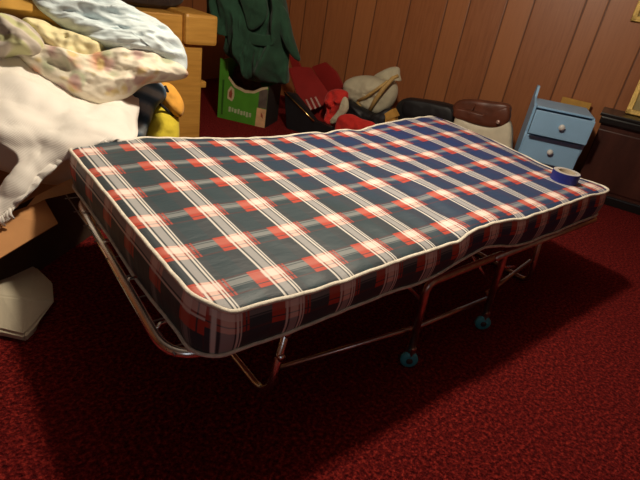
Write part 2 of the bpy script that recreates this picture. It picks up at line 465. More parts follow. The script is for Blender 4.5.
# end hoops: U tubes that stick out at both ends
lh = [L(0.74, YN, ZR), L(-0.084, YN - .015, ZR), L(-0.046, YF - .02, ZR), L(0.74, YF, ZR)]
tube_obj('end_hoop', fillet(lh, [0, .10, .10, 0], 8), 0.0125, MT['chrome'], bed)
rh = [L(1.06, YN - .05, ZR - .004), L(1.835, YN - .058, ZR + .014), L(1.835, YF, ZR + .014), L(1.06, YF, ZR - .005)]
tube_obj('end_hoop', fillet(rh, [0, .05, .05, 0], 8), 0.011, MT['dull'], bed)
# central folding legs: one bridge frame each side with casters
for y in (YN - .02, YF + .01):
    y2 = y - .027 if y < .4 else y + .012
    pts = [L(0.728, y2, 0.068), L(0.716, y2 + .005, ZR - .014), L(1.140, y2 + .005, ZR - .004), L(1.152, y2, 0.068)]
    tube_obj('centre_leg_frame', fillet(pts, [0, .035, .035, 0], 6), 0.0125, MT['dull'], bed)
    for x in (0.728, 1.152):
        cst = box_obj('caster', L(x, y2, 0.064), (0.022, 0.030, 0.034), MT['dull'], bed, 0.005)
        tilt = Matrix.Rotation(math.radians(-40), 3, 'Z')
        bm = bmesh.new(); cc_ = L(x - .002, y2 - .004, 0.0305)
        add_lathe(bm, [(0.006, -.011), (0.024, -.011), (0.030, -.006), (0.030, .006), (0.024, .011), (0.006, .011)], cc_, 'Y', 28, tilt)
        wobj = from_bm('wheel', bm, MT['wheel'], cst, True)
        bm = bmesh.new(); add_lathe(bm, [(0.002, -.015), (0.011, -.014), (0.011, .014), (0.002, .015)], cc_, 'Y', 16, tilt)
        from_bm('axle', bm, MT['hub'], cst, True)
    # lower links from the centre legs to the end legs
    tube_obj('lower_link', [L(0.755, y - .004, 0.135), L(0.72, y + .01, 0.125), L(0.285, y + .10 if y < .4 else y - .10, 0.085)], 0.008, MT['dull'], bed)
    tube_obj('lower_link', [L(0.755, y + .004, 0.125), L(1.185, y + .004, 0.11)], 0.008, MT['dull'], bed)
    tube_obj('lower_link', [L(1.18, y + .01, 0.13), L(1.30, y + .02, 0.145), L(1.60, y + .07 if y < .4 else y - .07, 0.14)], 0.008, MT['dull'], bed)
    # slanted braces and springs
    tube_obj('brace', [L(0.66, y + .03, ZR - .02), L(0.738, y + .006, 0.25)], 0.006, MT['dull'], bed, 8)
    tube_obj('brace', [L(1.02, y + .03, ZR - .02), L(1.165, y + .006, 0.185)], 0.006, MT['chrome'], bed, 8)
    tube_obj('brace', [L(1.135, y + .015, ZR - .03), L(1.26, y + .012, 0.225), L(1.37, y + .03, 0.19)], 0.007, MT['chrome'], bed, 8)
# end legs: U legs with a foot bar across
zt = ZR - .015
tube_obj('end_leg', fillet([L(0.31, 0.09, zt), L(0.236, 0.058, 0.012), L(0.236, 0.80, 0.012), L(0.31, 0.77, zt)], [0, .075, .075, 0], 8), 0.0115, MT['chrome'], bed)
tube_obj('end_leg', fillet([L(1.60, 0.06, zt + .01), L(1.66, 0.05, 0.012), L(1.66, 0.80, 0.012), L(1.60, 0.78, zt + .01)], [0, .05, .05, 0], 7), 0.0115, MT['dull'], bed)
for (x, y, z) in ((0.268, 0.068, 0.15), (0.286, 0.078, 0.22)):
    bolt = bmesh.new(); add_lathe(bolt, [(0.001, -.014), (0.012, -.012), (0.012, .012), (0.001, .014)], L(x, y, z), 'Y', 12)
    from_bm('pivot_bolt', bolt, MT['chrome'], bed, True)
# wire spring deck
bm = bmesh.new()
for k in range(19): add_tube(bm, [L(-.07 + k * .105, YN, ZR + .006), L(-.07 + k * .105, YF, ZR + .006)], 0.0022, 5)
for k in range(9): add_tube(bm, [L(-.08, .03 + k * .101, ZR + .006), L(1.83, .03 + k * .101, ZR + .006)], 0.0022, 5)
from_bm('spring_deck', bm, MT['spring'], bed, True)
# small hooks joining deck and left hoop
for yy in (.10, .30, .50, .70):
    tube_obj('deck_hook', [L(-.084 + .038 * yy / .85, yy, ZR), L(-.06, yy + .01, ZR + .012), L(-.03, yy + .012, ZR + .008)], 0.0045, MT['chrome'], bed, 7)

# ------------------------------------------------------------------ mattress
X0, X1, Y0, Y1 = -0.040, 1.855, -0.05, 0.93
def interp(x, pts):
    for (a, za), (b, zb) in zip(pts, pts[1:]):
        if x <= b:
            t = max(0, (x - a) / (b - a)); t = t * t * (3 - 2 * t); return za + (zb - za) * t
    return pts[-1][1]
NEAR = [(-.045, .508), (.05, .474), (.25, .469), (.5, .474), (.70, .480), (.77, .486), (.83, .505), (.95, .507), (1.12, .494), (1.3, .494), (1.5, .502), (1.87, .500)]
FAR = [(-.045, .504), (.15, .508), (.35, .498), (.6, .480), (.78, .474), (.92, .484), (1.1, .486), (1.25, .484), (1.45, .508), (1.62, .522), (1.78, .528), (1.87, .515)]
def ztop(x, y):
    t = (y - Y0) / (Y1 - Y0); t = min(1, max(0, t))
    a, b = interp(x, NEAR), interp(x, FAR)
    z = a + (b - a) * (t * t * (3 - 2 * t))
    bulge = 0.012 * (4 * t * (1 - t)) ** .7
    z += bulge * min(1, (x - X0) / .15, (X1 - x) / .15)
    if x > 1.6:   # right end dips near the tape
        z -= .020 * math.exp(-((y - .25) / .2) ** 2) * min(1, (x - 1.6) / .2)
    # creases near the middle fold, slanting across
    s = x - .80 - .25 * t
    z -= .016 * math.exp(-(s / .045) ** 2) * (1 - .3 * t)
    z -= .010 * math.exp(-((x - 1.16 - .10 * t) / .05) ** 2) * (0.4 + .6 * t)
    z += .0055 * noise.noise(Vector((x * 7, y * 4.0, 1.3))) + .0035 * noise.noise(Vector((x * 16 + y * 6, y * 7, 5.1)))
    return z
def zbot(x, y):
    z = 0.357 + .006 * noise.noise(Vector((x * 3, y * 3, 9)))
    if x < .05: z += .02 * max(0, (y - .35)) - .012 * math.exp(-((y - .30) / .12) ** 2)
    z += .050 * math.exp(-((x - .94) / .17) ** 2) * max(0, 1 - (y - Y0) / .5)
    if x > 1.1: z += .018 * min(1, (x - 1.1) / .7)
    return z
RC = 0.065
def clampc(x, y):
    cx_ = min(max(x, X0 + RC), X1 - RC); cy_ = min(max(y, Y0 + RC), Y1 - RC)
    dx, dy = x - cx_, y - cy_
    if dx and dy:
        l = math.hypot(dx, dy)
        # squeeze the square corner on to the rounded one
        f = max(abs(dx), abs(dy)) / l
        return cx_ + dx * f, cy_ + dy * f
    return x, y
def wob(x, y):  # wavy outline of the long edges
    return .004 * noise.noise(Vector((x * 9, 3.3, y * 2)))
nx, ny = 132, 68
bm = bmesh.new(); uvl = bm.loops.layers.uv.new('UVMap')
top = []
for i in range(nx + 1):
    row = []
    for j in range(ny + 1):
        gx = X0 + (X1 - X0) * i / nx; gy = Y0 + (Y1 - Y0) * j / ny
        x, y = clampc(gx, gy)
        e = min(i, nx - i, j, ny - j)
        edge = {0: 0.008, 1: 0.002}.get(e, 0)
        row.append(bm.verts.new((x, y + (wob(x, y) if j in (0, ny) else 0), ztop(x, y) - edge)))
    top.append(row)
for i in range(nx):
    for j in range(ny):
        f_ = bm.faces.new((top[i][j], top[i + 1][j], top[i + 1][j + 1], top[i][j + 1])); f_.smooth = True
        for lp in f_.loops: lp[uvl].uv = (lp.vert.co.x + (lp.vert.co.z - .5) * .5, lp.vert.co.y + (lp.vert.co.z - .5) * 1.0)   # cloth creeps as it sags
loop = [(i, 0) for i in range(nx)] + [(nx, j) for j in range(ny)] + [(i, ny) for i in range(nx, 0, -1)] + [(0, j) for j in range(ny, 0, -1)]
edge_top = [top[i][j].co.copy() for i, j in loop]
cen = Vector(((X0 + X1) / 2, (Y0 + Y1) / 2, 0))
prev = [top[i][j] for i, j in loop]
ringsv = [prev]; edge_bot = []
NS = 7
for s in range(1, NS + 1):
    row = []
    for k, p in enumerate(edge_top):
        t = s / NS
        zb_ = zbot(p.x, p.y) + .004
        i, j = loop[k]
        nrm = Vector((0, 0, 0))
        a = edge_top[k - 1]; b = edge_top[(k + 1) % len(edge_top)]
        d = (b - a); nrm = Vector((d.y, -d.x, 0)).normalized()
        bul = .010 * math.sin(math.pi * t) + .002 * noise.noise(Vector((p.x * 8, p.y * 8, t * 2)))
        q = Vector((p.x, p.y, p.z + (zb_ - p.z) * t)) + nrm * bul
        row.append(bm.verts.new(q))
        if s == NS: edge_bot.append(q.copy())
    ringsv.append(row)
n_ = len(loop)
arc = [0.0]
for k in range(1, n_ + 1): arc.append(arc[-1] + (edge_top[k % n_] - edge_top[k - 1]).length)
for s in range(NS):
    for k in range(n_):
        k2 = (k + 1) % n_
        f_ = bm.faces.new((ringsv[s][k2], ringsv[s][k], ringsv[s + 1][k], ringsv[s + 1][k2])); f_.smooth = True
        i, j = loop[k]
        near = j == 0 and i < nx; right = i == nx and j < ny; far = j == ny and i > 0
        for lp, (kk, ss) in zip(f_.loops, ((k2, s), (k, s), (k, s + 1), (k2, s + 1))):
            dd = (edge_top[kk].z - ringsv[ss][kk].co.z) if ss else 0
            p = edge_top[kk]
            if near: uv = (p.x + (p.z - .5) * .5, -(dd - .020))
            elif right: uv = (0.01 + (dd - .03), p.y)
            elif far: uv = (p.x, dd)
            else: uv = (-(dd - .025), p.y)
            lp[uvl].uv = uv
fb = bm.faces.new(ringsv[-1][::-1])
mats_me = bpy.data.meshes.new('mattress'); bm.to_mesh(mats_me); bm.free()
mattress = tag(link('mattress', mats_me, MT['plaid']), 'thin red, white and navy plaid mattress lying on the folding bed frame', 'mattress')
def edgepath(src, dz, out):
    N = len(src); o = []
    for k in range(0, N):
        a = src[k - 1]; b = src[(k + 1) % N]; d = b - a; nrm = Vector((d.y, -d.x, 0)).normalized()
        o.append(src[k] + nrm * out + Vector((0, 0, dz + .0022 * noise.noise(Vector((src[k].x * 26, src[k].y * 26, 2))))))
    return o
pt = tube_obj('top_piping', edgepath(edge_top, .001, .003), 0.0058, MT['piping'], mattress, 8, True)
pb = tube_obj('bottom_piping', edgepath(edge_bot, .002, .0035), 0.0047, MT['piping'], mattress, 8, True)

# ------------------------------------------------------------------ tape roll on the mattress
tp = atz(561.5, 185, 0.490)
troot = empty('tape_roll', (tp.x, tp.y, ztop(tp.x, tp.y) + .001), 'roll of dark blue masking tape lying flat near the right corner of the mattress', 'tape')
bm = bmesh.new(); R1, R2, HT = .054, .034, .040
def ring(bm, r0, r1, z0, z1, seg=48):
    prof = [(r0, z0), (r1, z0), (r1, z1), (r0, z1)]
    V = [[bm.verts.new((r_ * math.cos(2 * math.pi * k / seg), r_ * math.sin(2 * math.pi * k / seg), z)) for k in range(seg)] for r_, z in prof]
    for a in range(4):
        for k in range(seg): bm.faces.new((V[a][k], V[a][(k + 1) % seg], V[(a + 1) % 4][(k + 1) % seg], V[(a + 1) % 4][k]))
ring(bm, R2 + .002, R1, 0, HT); from_bm('tape', bm, MT['tape'], troot)
bm = bmesh.new(); ring(bm, R2 + .003, R1 - .0015, HT - .001, HT + .0012); from_bm('wound_edge', bm, MT['tapetop'], troot)['label'] = 'pale wound edge of the tape'
bm = bmesh.new(); ring(bm, R2 - .002, R2 + .0015, 0, HT + .0005); from_bm('core', bm, MT['core'], troot)['label'] = 'cardboard core'

# ------------------------------------------------------------------ laundry pile on a cardboard box, left
P1 = Vector((-.45, .747, 0)); dx_ = Vector((.769, .639, 0)); nn_ = Vector((-.639, .769, 0))
BH = 0.285
cb = empty('cardboard_box', P1 + dx_ * .5 + nn_ * .22, 'open brown cardboard box under the white blanket and laundry pile', 'box', math.atan2(dx_.y, dx_.x))
BL_, BW_ = 1.05, .42
t_ = .006
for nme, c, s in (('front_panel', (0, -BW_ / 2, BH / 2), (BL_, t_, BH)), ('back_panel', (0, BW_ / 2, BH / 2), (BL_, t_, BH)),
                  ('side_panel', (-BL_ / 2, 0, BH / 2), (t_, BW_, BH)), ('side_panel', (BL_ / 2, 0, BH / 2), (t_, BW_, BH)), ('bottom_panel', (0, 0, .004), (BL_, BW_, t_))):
    box_obj(nme, c, s, MT['shadedpanel' if nme == 'front_panel' else 'cardboard'], cb, 0.001)
def quad_obj(name, pts, m, parent, thick=.005):
    inv = parent.matrix_basis.inverted()
    pts = [inv @ Vector(p) for p in pts]
    n = (pts[1] - pts[0]).cross(pts[2] - pts[0]).normalized() * thick
    bm = bmesh.new(); a = [bm.verts.new(p) for p in pts]; b = [bm.verts.new(p + n) for p in pts]
    bm.faces.new(a); bm.faces.new(b[::-1])
    for i in range(len(a)): bm.faces.new((a[i], a[(i + 1) % len(a)], b[(i + 1) % len(a)], b[i]))
    return from_bm(name, bm, m, parent)
hz = P1 + dx_ * .42; 
fa = quad_obj('flap', [aty(45, 200, .985), aty(58, 223, .885), aty(0, 258, .77), aty(-40, 282, .70), aty(-40, 225, .80), aty(0, 216, .88)], MT['cardboard'], cb)
fb_ = quad_obj('flap', [aty(26, 208, .95), aty(36, 196, .97), aty(76, 176, 1.01), aty(81, 191, .97), aty(46, 199, .955)], MT['cardlit'], cb)
fb_['label'] = 'flap turned up, coloured paler to look lit'

cloudn = (-.28, -.86, .42)
def pix(poly, p, n): return [onplane(x, y, p, n) for x, y in poly]
# white knitted blanket
rows = [[aty(-40, 40, 1.33), aty(20, 48, 1.32), aty(80, 70, 1.34), aty(140, 82, 1.42)],
        [aty(-42, 85, 1.15), aty(20, 90, 1.10), aty(85, 100, 1.10), aty(140, 98, 1.24)],
        [aty(-36, 118, 1.03), aty(20, 124, .98), aty(88, 114, .99), aty(138, 114, 1.10)],
        [aty(15, 156, .93), aty(42, 144, .91), aty(88, 135, .90), aty(134, 138, .90)],
        [aty(-3, 192, .88), aty(26, 178, .87), aty(56, 167, .88), aty(77, 153, .905)],
        [aty(-18, 224, .84), aty(2, 221, .835), aty(14, 208, .85), aty(24, 197, .86)]]
bl = patch('knitted_blanket', rows, .022, MT['knit'], None, 12, .022, 8, 3.0, (1, 1, 1), .8)
tag(bl, 'white knitted blanket draped from the laundry pile over the mattress corner and box', 'blanket')
bm = bmesh.new()
for k in range(14):
    t = k / 13; p = aty(-16 + 26 * t, 224 - 12 * t * t, .838)
    add_tube(bm, [p + Vector((0, 0, .012)), p + Vector((random.uniform(-.006, .006), -.006, -.006)), p + Vector((random.uniform(-.01, .01), -.004, -.022))], [.006, .007, .004], 6)
fr = from_bm('fringe', bm, MT['knit'], bl, True)
# white bulk under the floral cushion
pl = puff('white_cushion', pix([(-30, 62), (20, 62), (60, 82), (105, 96), (140, 100), (141, 128), (125, 150), (100, 178), (55, 185), (15, 175), (-25, 150)], (.05, 1.40, .5), cloudn), cloudn, .09, MT['knit'], None, .012, 8, 4.0)
tag(pl, 'plump white cushion in the laundry pile, below the floral one', 'cushion')
fl = puff('floral_cushion', pix([(16, 52), (38, 47), (62, 52), (92, 56), (120, 50), (145, 50), (168, 58), (188, 75), (168, 81), (146, 84), (128, 97), (104, 106), (84, 105), (60, 93), (36, 74)], (.15, 1.20, .66), cloudn), cloudn, .085, MT['floral'], None, .024, 12, 6.0, stretch=(1, 1, 1.6), fold=1.0, rings=30, sub=9)
tag(fl, 'cream floral print cushion with orange and green flowers on the laundry pile', 'cushion')
gs = puff('striped_pillowcase', pix([(-28, 22), (5, 18), (26, 24), (40, 36), (45, 48), (36, 58), (15, 55), (-28, 62)], (-.1, 1.27, .76), cloudn), cloudn, .06, MT['greystripe'], None, .034, 12, 8.0, fold=1.0, rings=26, sub=8)
tag(gs, 'crumpled grey and green striped pillowcase at the left edge of the laundry pile', 'pillowcase')
yc = puff('yellow_pillowcase', pix([(22, 24), (40, 22), (60, 30), (82, 38), (108, 46), (112, 56), (92, 66), (72, 64), (52, 52), (36, 42)], (.1, 1.27, .74), cloudn), cloudn, .07, MT['yellowc'], None, .038, 12, 11.0, fold=1.0, rings=26, sub=8)
tag(yc, 'pale yellow cotton pillowcase bunched on top of the floral cushion', 'pillowcase')
mu = puff('mustard_cloth', pix([(-30, -10), (10, -10), (30, -3), (52, 10), (80, 22), (104, 36), (96, 44), (70, 38), (42, 24), (18, 18), (-30, 10)], (0, 1.38, .82), cloudn), cloudn, .06, MT['mustard'], None, .010, 6, 13.0, fold=.5)
tag(mu, 'mustard gold folded cloth between the blue cloth and the striped pillowcase', 'cloth')
bl2 = puff('blue_cloth', pix([(30, -14), (75, -16), (108, -4), (134, 10), (156, 20), (172, 33), (184, 50), (187, 68), (180, 76), (164, 64), (142, 58), (118, 55), (96, 46), (72, 34), (52, 20), (36, 6)], (.2, 1.24, .80), cloudn), cloudn, .055, MT['bluec'], None, .038, 11, 17.0, stretch=(.7, 1, 2.6), fold=1.0, rings=30, sub=8)
tag(bl2, 'pale blue cotton cloth folded in a long roll on top of the laundry pile', 'cloth')
te = puff('blue_print_cloth', pix([(133, 88), (152, 80), (163, 86), (166, 98), (156, 108), (150, 124), (142, 142), (126, 142), (124, 112)], (.32, 1.34, .56), cloudn), cloudn, .07, MT['teal'], None, .018, 10, 19.0, fold=.7)
tag(te, 'dark and pale blue print cloth hanging below the floral cushion', 'cloth')
lem = empty('yellow_plush_cushion', (0.45, 1.36, BH), 'lemon yellow plush cushion with black piped edge behind the mattress, under the orange one', 'cushion')
def under(o, root):
    o.parent = root; o.matrix_parent_inverse = Matrix.Translation(-Vector(root.location)); return o
under(puff('cushion_body', pix([(152, 108), (164, 104), (176, 114), (179, 124), (177, 148), (160, 160), (143, 150), (146, 124)], (.42, 1.36, .5), cloudn), cloudn, .06, MT['lemon'], None, .010, 11, 21.0), lem)
under(tube_obj('edge_piping', [aty(160, 104, 1.275), aty(166, 109, 1.275), aty(172, 115, 1.28), aty(178, 120, 1.30)], .006, MT['black'], None), lem)['label'] = 'black edge piping'
ora = empty('orange_plush_cushion', (0.47, 1.36, 0.55), 'small orange plush cushion with black stripes sticking out under the blue cloth', 'cushion')
under(puff('cushion_body', pix([(160, 84), (170, 84), (179, 94), (184, 106), (181, 117), (172, 114), (165, 106), (159, 96)], (.42, 1.36, .6), cloudn), cloudn, .05, MT['orange'], None, .010, 13, 23.0), ora)
for s_ in ([(165, 86), (168, 92), (171, 95)], [(171, 99), (174, 106), (180, 109)]):
    under(tube_obj('stripe', [aty(x, y, 1.29) for x, y in s_], .006, MT['black'], None), ora)
# off-white folded canvas on the floor
pts = [Vector((p.x, p.y, .035)) for p in (atz(-40, 275, .05), atz(0, 264, .05), atz(38, 264, .05), atz(54, 281, .05), atz(58, 300, .05), atz(40, 322, .04), atz(26, 338, .04), atz(-5, 332, .04), atz(-45, 330, .04))]
bm = bmesh.new()
def cvp(x, y, z): p = atz(x, y, z); return Vector((p.x, p.y, z))
far_top = [cvp(-45, 268, .035), cvp(0, 265, .035), cvp(36, 266, .035), cvp(52, 281, .04)]
ridge_ = [cvp(-45, 292, .085), cvp(0, 295, .085), cvp(30, 299, .080), cvp(56, 301, .055)]
near_ = [cvp(-45, 328, .030), cvp(0, 330, .030), cvp(25, 336, .028), cvp(34, 326, .034)]
rws = [[Vector((p.x, p.y, .002)) for p in far_top], far_top, ridge_, near_, [Vector((p.x, p.y, .002)) for p in near_]]
V = [[bm.verts.new(p) for p in r_] for r_ in rws]
for r0, r1 in zip(V, V[1:]):
    for i in range(3): bm.faces.new((r0[i], r0[i + 1], r1[i + 1], r1[i]))
bm.faces.new([r_[3] for r_ in V]); bm.faces.new([r_[0] for r_ in V][::-1])
bm.faces.new(V[0][::-1] + V[4])
bmesh.ops.recalc_face_normals(bm, faces=bm.faces[:])
bmesh.ops.bevel(bm, geom=bm.edges[:], offset=.007, segments=2, affect='EDGES')
cv = from_bm('folded_canvas', bm, MT['offwhite'])
tag(cv, 'off-white folded canvas cloth lying on the carpet in front of the cardboard box', 'cloth')

# ------------------------------------------------------------------ pine desk
dk = empty('pine_desk', (0.6, 2.35, 0), 'golden pine desk with a thick square end post behind the laundry pile', 'desk')
OD = Vector((0.6, 2.35, 0))
def dbox(n, x0, x1, y0, y1, z0, z1, m=MT['pine'], b=.008): return box_obj(n, Vector(((x0 + x1) / 2, (y0 + y1) / 2, (z0 + z1) / 2)) - OD, (x1 - x0, y1 - y0, z1 - z0), m, dk, b)
dbox('leg', .80, 1.055, 2.20, 2.42, 0, .625, b=.01)
dbox('arm_block', .925, 1.135, 2.165, 2.56, .625, .80, b=.02)
dbox('front_rail', -.45, .925, 2.205, 2.25, .60, .785)
dbox('desk_top', -.45, .925, 2.25, 2.62, .745, .780)
dbox('leg', -.45, -.25, 2.26, 2.46, 0, .60, b=.01)
dbox('lower_rail', 1.045, 1.11, 2.24, 2.30, .355, .395)
dbox('back_rail', -.45, 1.0, 2.58, 2.62, .30, .75)
dc = puff('dark_coat_bundle', [Vector((x, 2.45, z)) for x, z in ((.40, .79), (.62, .785), (.85, .785), (.98, .80), (1.03, .86), (.95, .95), (.75, 1.0), (.52, .97), (.40, .88))], (0, -1, .2), .09, MT['coatdark'], None, .03, 8, 31.0, fold=.8)
tag(dc, 'dark brown bundle of clothes lying on top of the pine desk', 'clothes')

# ------------------------------------------------------------------ green carton
g0 = Vector((1.476, 2.748, 0)); g1 = Vector((1.715, 2.42, 0)); gd = (g1 - g0).normalized(); gw = (g1 - g0).length
gn = Vector((gd.y, -gd.x, 0))       # pointing towards the camera side
if gn.dot(Vector((-1, -1, 0))) < 0: gn = -gn
gb = empty('green_carton', (g0 + g1) / 2 - gn * .14, 'bright green printed carton with a torn open front below the dark green coat', 'box', math.atan2(gd.y, gd.x))
# local X along the front, local -Y or +Y toward the camera
sgn = 1 if (Matrix.Rotation(gb.rotation_euler.z, 3, 'Z') @ Vector((0, 1, 0))).dot(gn) > 0 else -1
def gface(pts, name, m, off, thick=.004, parent=gb):
    bm = bmesh.new(); a = [bm.verts.new((x, sgn * (.14 + off), z)) for x, z in pts]; b = [bm.verts.new((x, sgn * (.14 + off + thick), z)) for x, z in pts]
    bm.faces.new(a); bm.faces.new(b[::-1])
    for i in range(len(a)): bm.faces.new((a[i], a[(i + 1) % len(a)], b[(i + 1) % len(a)], b[i]))
    return from_bm(name, bm, m, parent)
hw = gw / 2
front = gface([(-hw, 0), (hw, 0), (hw, .315), (hw * .75, .30), (hw * .45, .265), (hw * .1, .255), (-hw * .35, .28), (-hw * .62, .33), (-hw * .70, .44), (-hw, .455)], 'front_panel', MT['green'], 0)
gface([(hw * .97, .318), (hw * .72, .302), (hw * .45, .268), (hw * .1, .258), (-hw * .33, .283), (-hw * .60, .335), (-hw * .63, .318), (-hw * .36, .262), (hw * .1, .236), (hw * .48, .248), (hw * .76, .284), (hw * .98, .302)], 'torn_edge', MT['torn'], .004, .002)['label'] = 'pale torn edge of the front'
box_obj('side_panel', (hw, 0, .16), (.006, .28, .32), MT['boxdark'], gb, .001)
box_obj('side_panel', (-hw, 0, .22), (.006, .28, .44), MT['green'], gb, .001)
box_obj('back_panel', (0, -sgn * .14, .22), (gw, .006, .44), MT['green'], gb, .001)
box_obj('bottom_panel', (0, 0, .005), (gw, .28, .006), MT['green'], gb, .001)
# printing on the front
gface([(hw * .60, .0), (hw, .0), (hw, .145), (hw * .62, .145)], 'picture_print', MT['boxpic'], .004, .0015)['label'] = 'peach picture panel at the lower corner'
gface([(hw * .66, .150), (hw, .150), (hw, .295), (hw * .66, .29)], 'grey_print', MT['boxgrey'], .004, .0015)
gface([(hw * .80, .085), (hw * .90, .07), (hw * .88, .10), (hw * .80, .115)], 'picture_mark', MT['boxred'], .0058, .001)
gface([(-hw * .86, .03), (-hw * .78, .03), (-hw * .78, .30), (-hw * .86, .30)], 'upright_print', MT['dgreen'], .004, .0012)
em = gface([(-hw * .62, .165), (-hw * .42, .15), (-hw * .34, .19), (-hw * .36, .245), (-hw * .50, .265), (-hw * .62, .225)], 'emblem_print', MT['torn'], .004, .0012)
gface([(-hw * .55, .18), (-hw * .45, .17), (-hw * .42, .21), (-hw * .47, .245), (-hw * .56, .215)], 'emblem_mark', MT['boxred'], .0054, .001)
bm = bmesh.new()
xs = -hw * .55
for k, w_ in enumerate((.022, .018, .024, .02, .022, .018, .02, .024)):
    add_box(bm, (xs + w_ / 2, sgn * .1452, .085 + .004 * (k % 2) - .002 * k), (w_ * .8, .0015, .032 if k % 3 else .040))
    xs += w_ * 1.2
from_bm('lettering_print', bm, MT['boxwhite'], gb)
fu = puff('brown_fur_bundle', [ (g0 + g1) / 2 + gd * x + gn * -.085 + Vector((0, 0, z)) for x, z in ((-.13, .02), (.0, .02), (.10, .02), (.12, .25), (.08, .33), (-.02, .40), (-.11, .40), (-.14, .25))], gn, .045, MT['fur'], None, .02, 14, 33.0)
tag(fu, 'brown furry bundle stuffed inside the torn green carton', 'clothes')

# ------------------------------------------------------------------ dark green coat
pc = (g0 + g1) / 2 + gn * .02
ct = empty('green_coat', (pc.x, pc.y, .33), 'dark bottle green coat heaped over the green carton against the wall', 'coat')
def gp(poly, off=0.0): return [onplane(x, y, np.array(pc) + np.array(gn) * off, np.array(gn)) for x, y in poly]
under(puff('coat_body', gp([(212, -22), (240, -26), (276, -22), (284, -2), (288, 20), (290, 45), (288, 68), (288, 80), (285, 84), (268, 82), (253, 80), (248, 77), (245, 67), (240, 60), (231, 57), (227, 50), (228, 35), (217, 29), (209, 14)]), gn, .09, MT['coat'], None, .085, 9, 41.0, back=.8, stretch=(1.2, 1.2, .35), fold=1.0, rings=30, sub=10), ct)
under(puff('sleeve', gp([(278, 2), (288, 14), (293, 36), (300, 57), (299, 61), (293, 57), (286, 46), (279, 28)], .05), gn, .035, MT['coat'], None, .02, 9, 43.0, stretch=(1, 1, .5), fold=.8), ct)
under(puff('sleeve', gp([(226, 16), (238, 4), (254, 16), (252, 38), (247, 58), (244, 66), (234, 60), (228, 40)], .10), gn, .028, MT['coat'], None, .02, 9, 45.0, stretch=(1, 1, .5), fold=.8), ct)
under(puff('lapel', gp([(240, -8), (262, -6), (268, 10), (262, 24), (250, 30), (244, 12)], .13), gn, .025, MT['coat'], None, .012, 9, 47.0, fold=.8), ct)
under(puff('pocket_flap', gp([(250, 33), (262, 35), (274, 36), (273, 45), (262, 46), (250, 43)], .125), gn, .012, MT['coat'], None, .004, 9, 49.0, rim=.4), ct)

# ------------------------------------------------------------------ things along the wall
def slab_px(name, poly, n_off, depth, m, parent, nrm=None, bev=.006):
    """A board whose visible face has the given outline; extruded away from the camera."""
    n = NN if nrm is None else np.array(Vector(nrm).normalized())
    p0 = NN * n_off if nrm is None else np.array(n_off)
    pts = [onplane(x, y, p0, n) for x, y in poly]
    d = Vector(n) if n @ CF > 0 else -Vector(n)
    bm = bmesh.new(); a = [bm.verts.new(p) for p in pts]; b = [bm.verts.new(p + d * depth) for p in pts]
    bm.faces.new(a); bm.faces.new(b[::-1])
    for i in range(len(a)): bm.faces.new((a[i], a[(i + 1) % len(a)], b[(i + 1) % len(a)], b[i]))
    if bev:
        bmesh.ops.recalc_face_normals(bm, faces=bm.faces[:])
        bmesh.ops.bevel(bm, geom=bm.edges[:], offset=bev, segments=2, affect='EDGES')
    o = from_bm(name, bm, m, None)
    return under(o, parent) if parent else o
# red vinyl case: two leaning panels
rp = atn(312, 118, 2.83); rc = empty('red_vinyl_case', (rp.x, rp.y, 0), 'open dark red vinyl case with three slots leaning by the green carton', 'case')
def tri_plane(a, b, c):
    a, b, c = Vector(a), Vector(b), Vector(c); return a, (b - a).cross(c - a).normalized()
A_, B_, C_ = atn(289, 56, 2.95), atn(311, 66, 2.98), atn(307, 112, 2.70)
pa, na = tri_plane(A_, B_, C_)
slab_px('front_cover', [(288, 68), (296, 66), (311, 67), (323, 84), (331, 96), (324, 104), (307, 111), (299, 100)], pa, .025, MT['redv'], rc, na)
slab_px('back_cover', [(311, 67), (325, 62), (336, 72), (343, 86), (338, 93), (329, 96), (322, 84)], NN * 3.02, .025, MT['redv'], rc, NN)
slab_px('side_gusset', [(288, 54), (299, 63), (302, 70), (292, 68)], NN * 2.98, .02, MT['redv'], rc, NN, .003)
for q in ([(305.5, 99.5), (307, 99), (312, 109), (310.5, 110)], [(310, 98), (311.5, 97.5), (316.5, 108), (315, 109)], [(314.5, 97), (316, 96.5), (321, 106), (319.5, 107)]):
    slab_px('slot', q, np.array(pa) - np.array(na) * (.006 if np.array(na) @ CF > 0 else -.006), .006, MT['slot'], rc, na, 0)['label'] = 'pale slot strip'
slab_px('base', [(300, 102), (324, 104), (331, 98), (336, 122), (318, 132), (306, 128)], NN * 2.86, .05, MT['redv'], rc, NN)
# black case with brass edge below
bc_p = atn(300, 118, 2.62); bk = empty('black_case', (bc_p.x, bc_p.y, 0), 'black case with thin brass edge on the carpet below the red vinyl case', 'case')
slab_px('case_body', [(284, 92), (293, 94), (303, 106), (314, 121), (322, 124), (331, 128), (333, 140), (300, 140), (286, 128)], NN * 2.60, .06, MT['blackv'], bk, NN)
tube_obj('brass_edge', [atn(284.5, 92, 2.592), atn(294, 101, 2.592), atn(304, 111, 2.592), atn(314, 121.5, 2.592)], .006, MT['gold'], None)
under(bpy.data.objects['brass_edge'], bk)['label'] = 'thin brass edge'
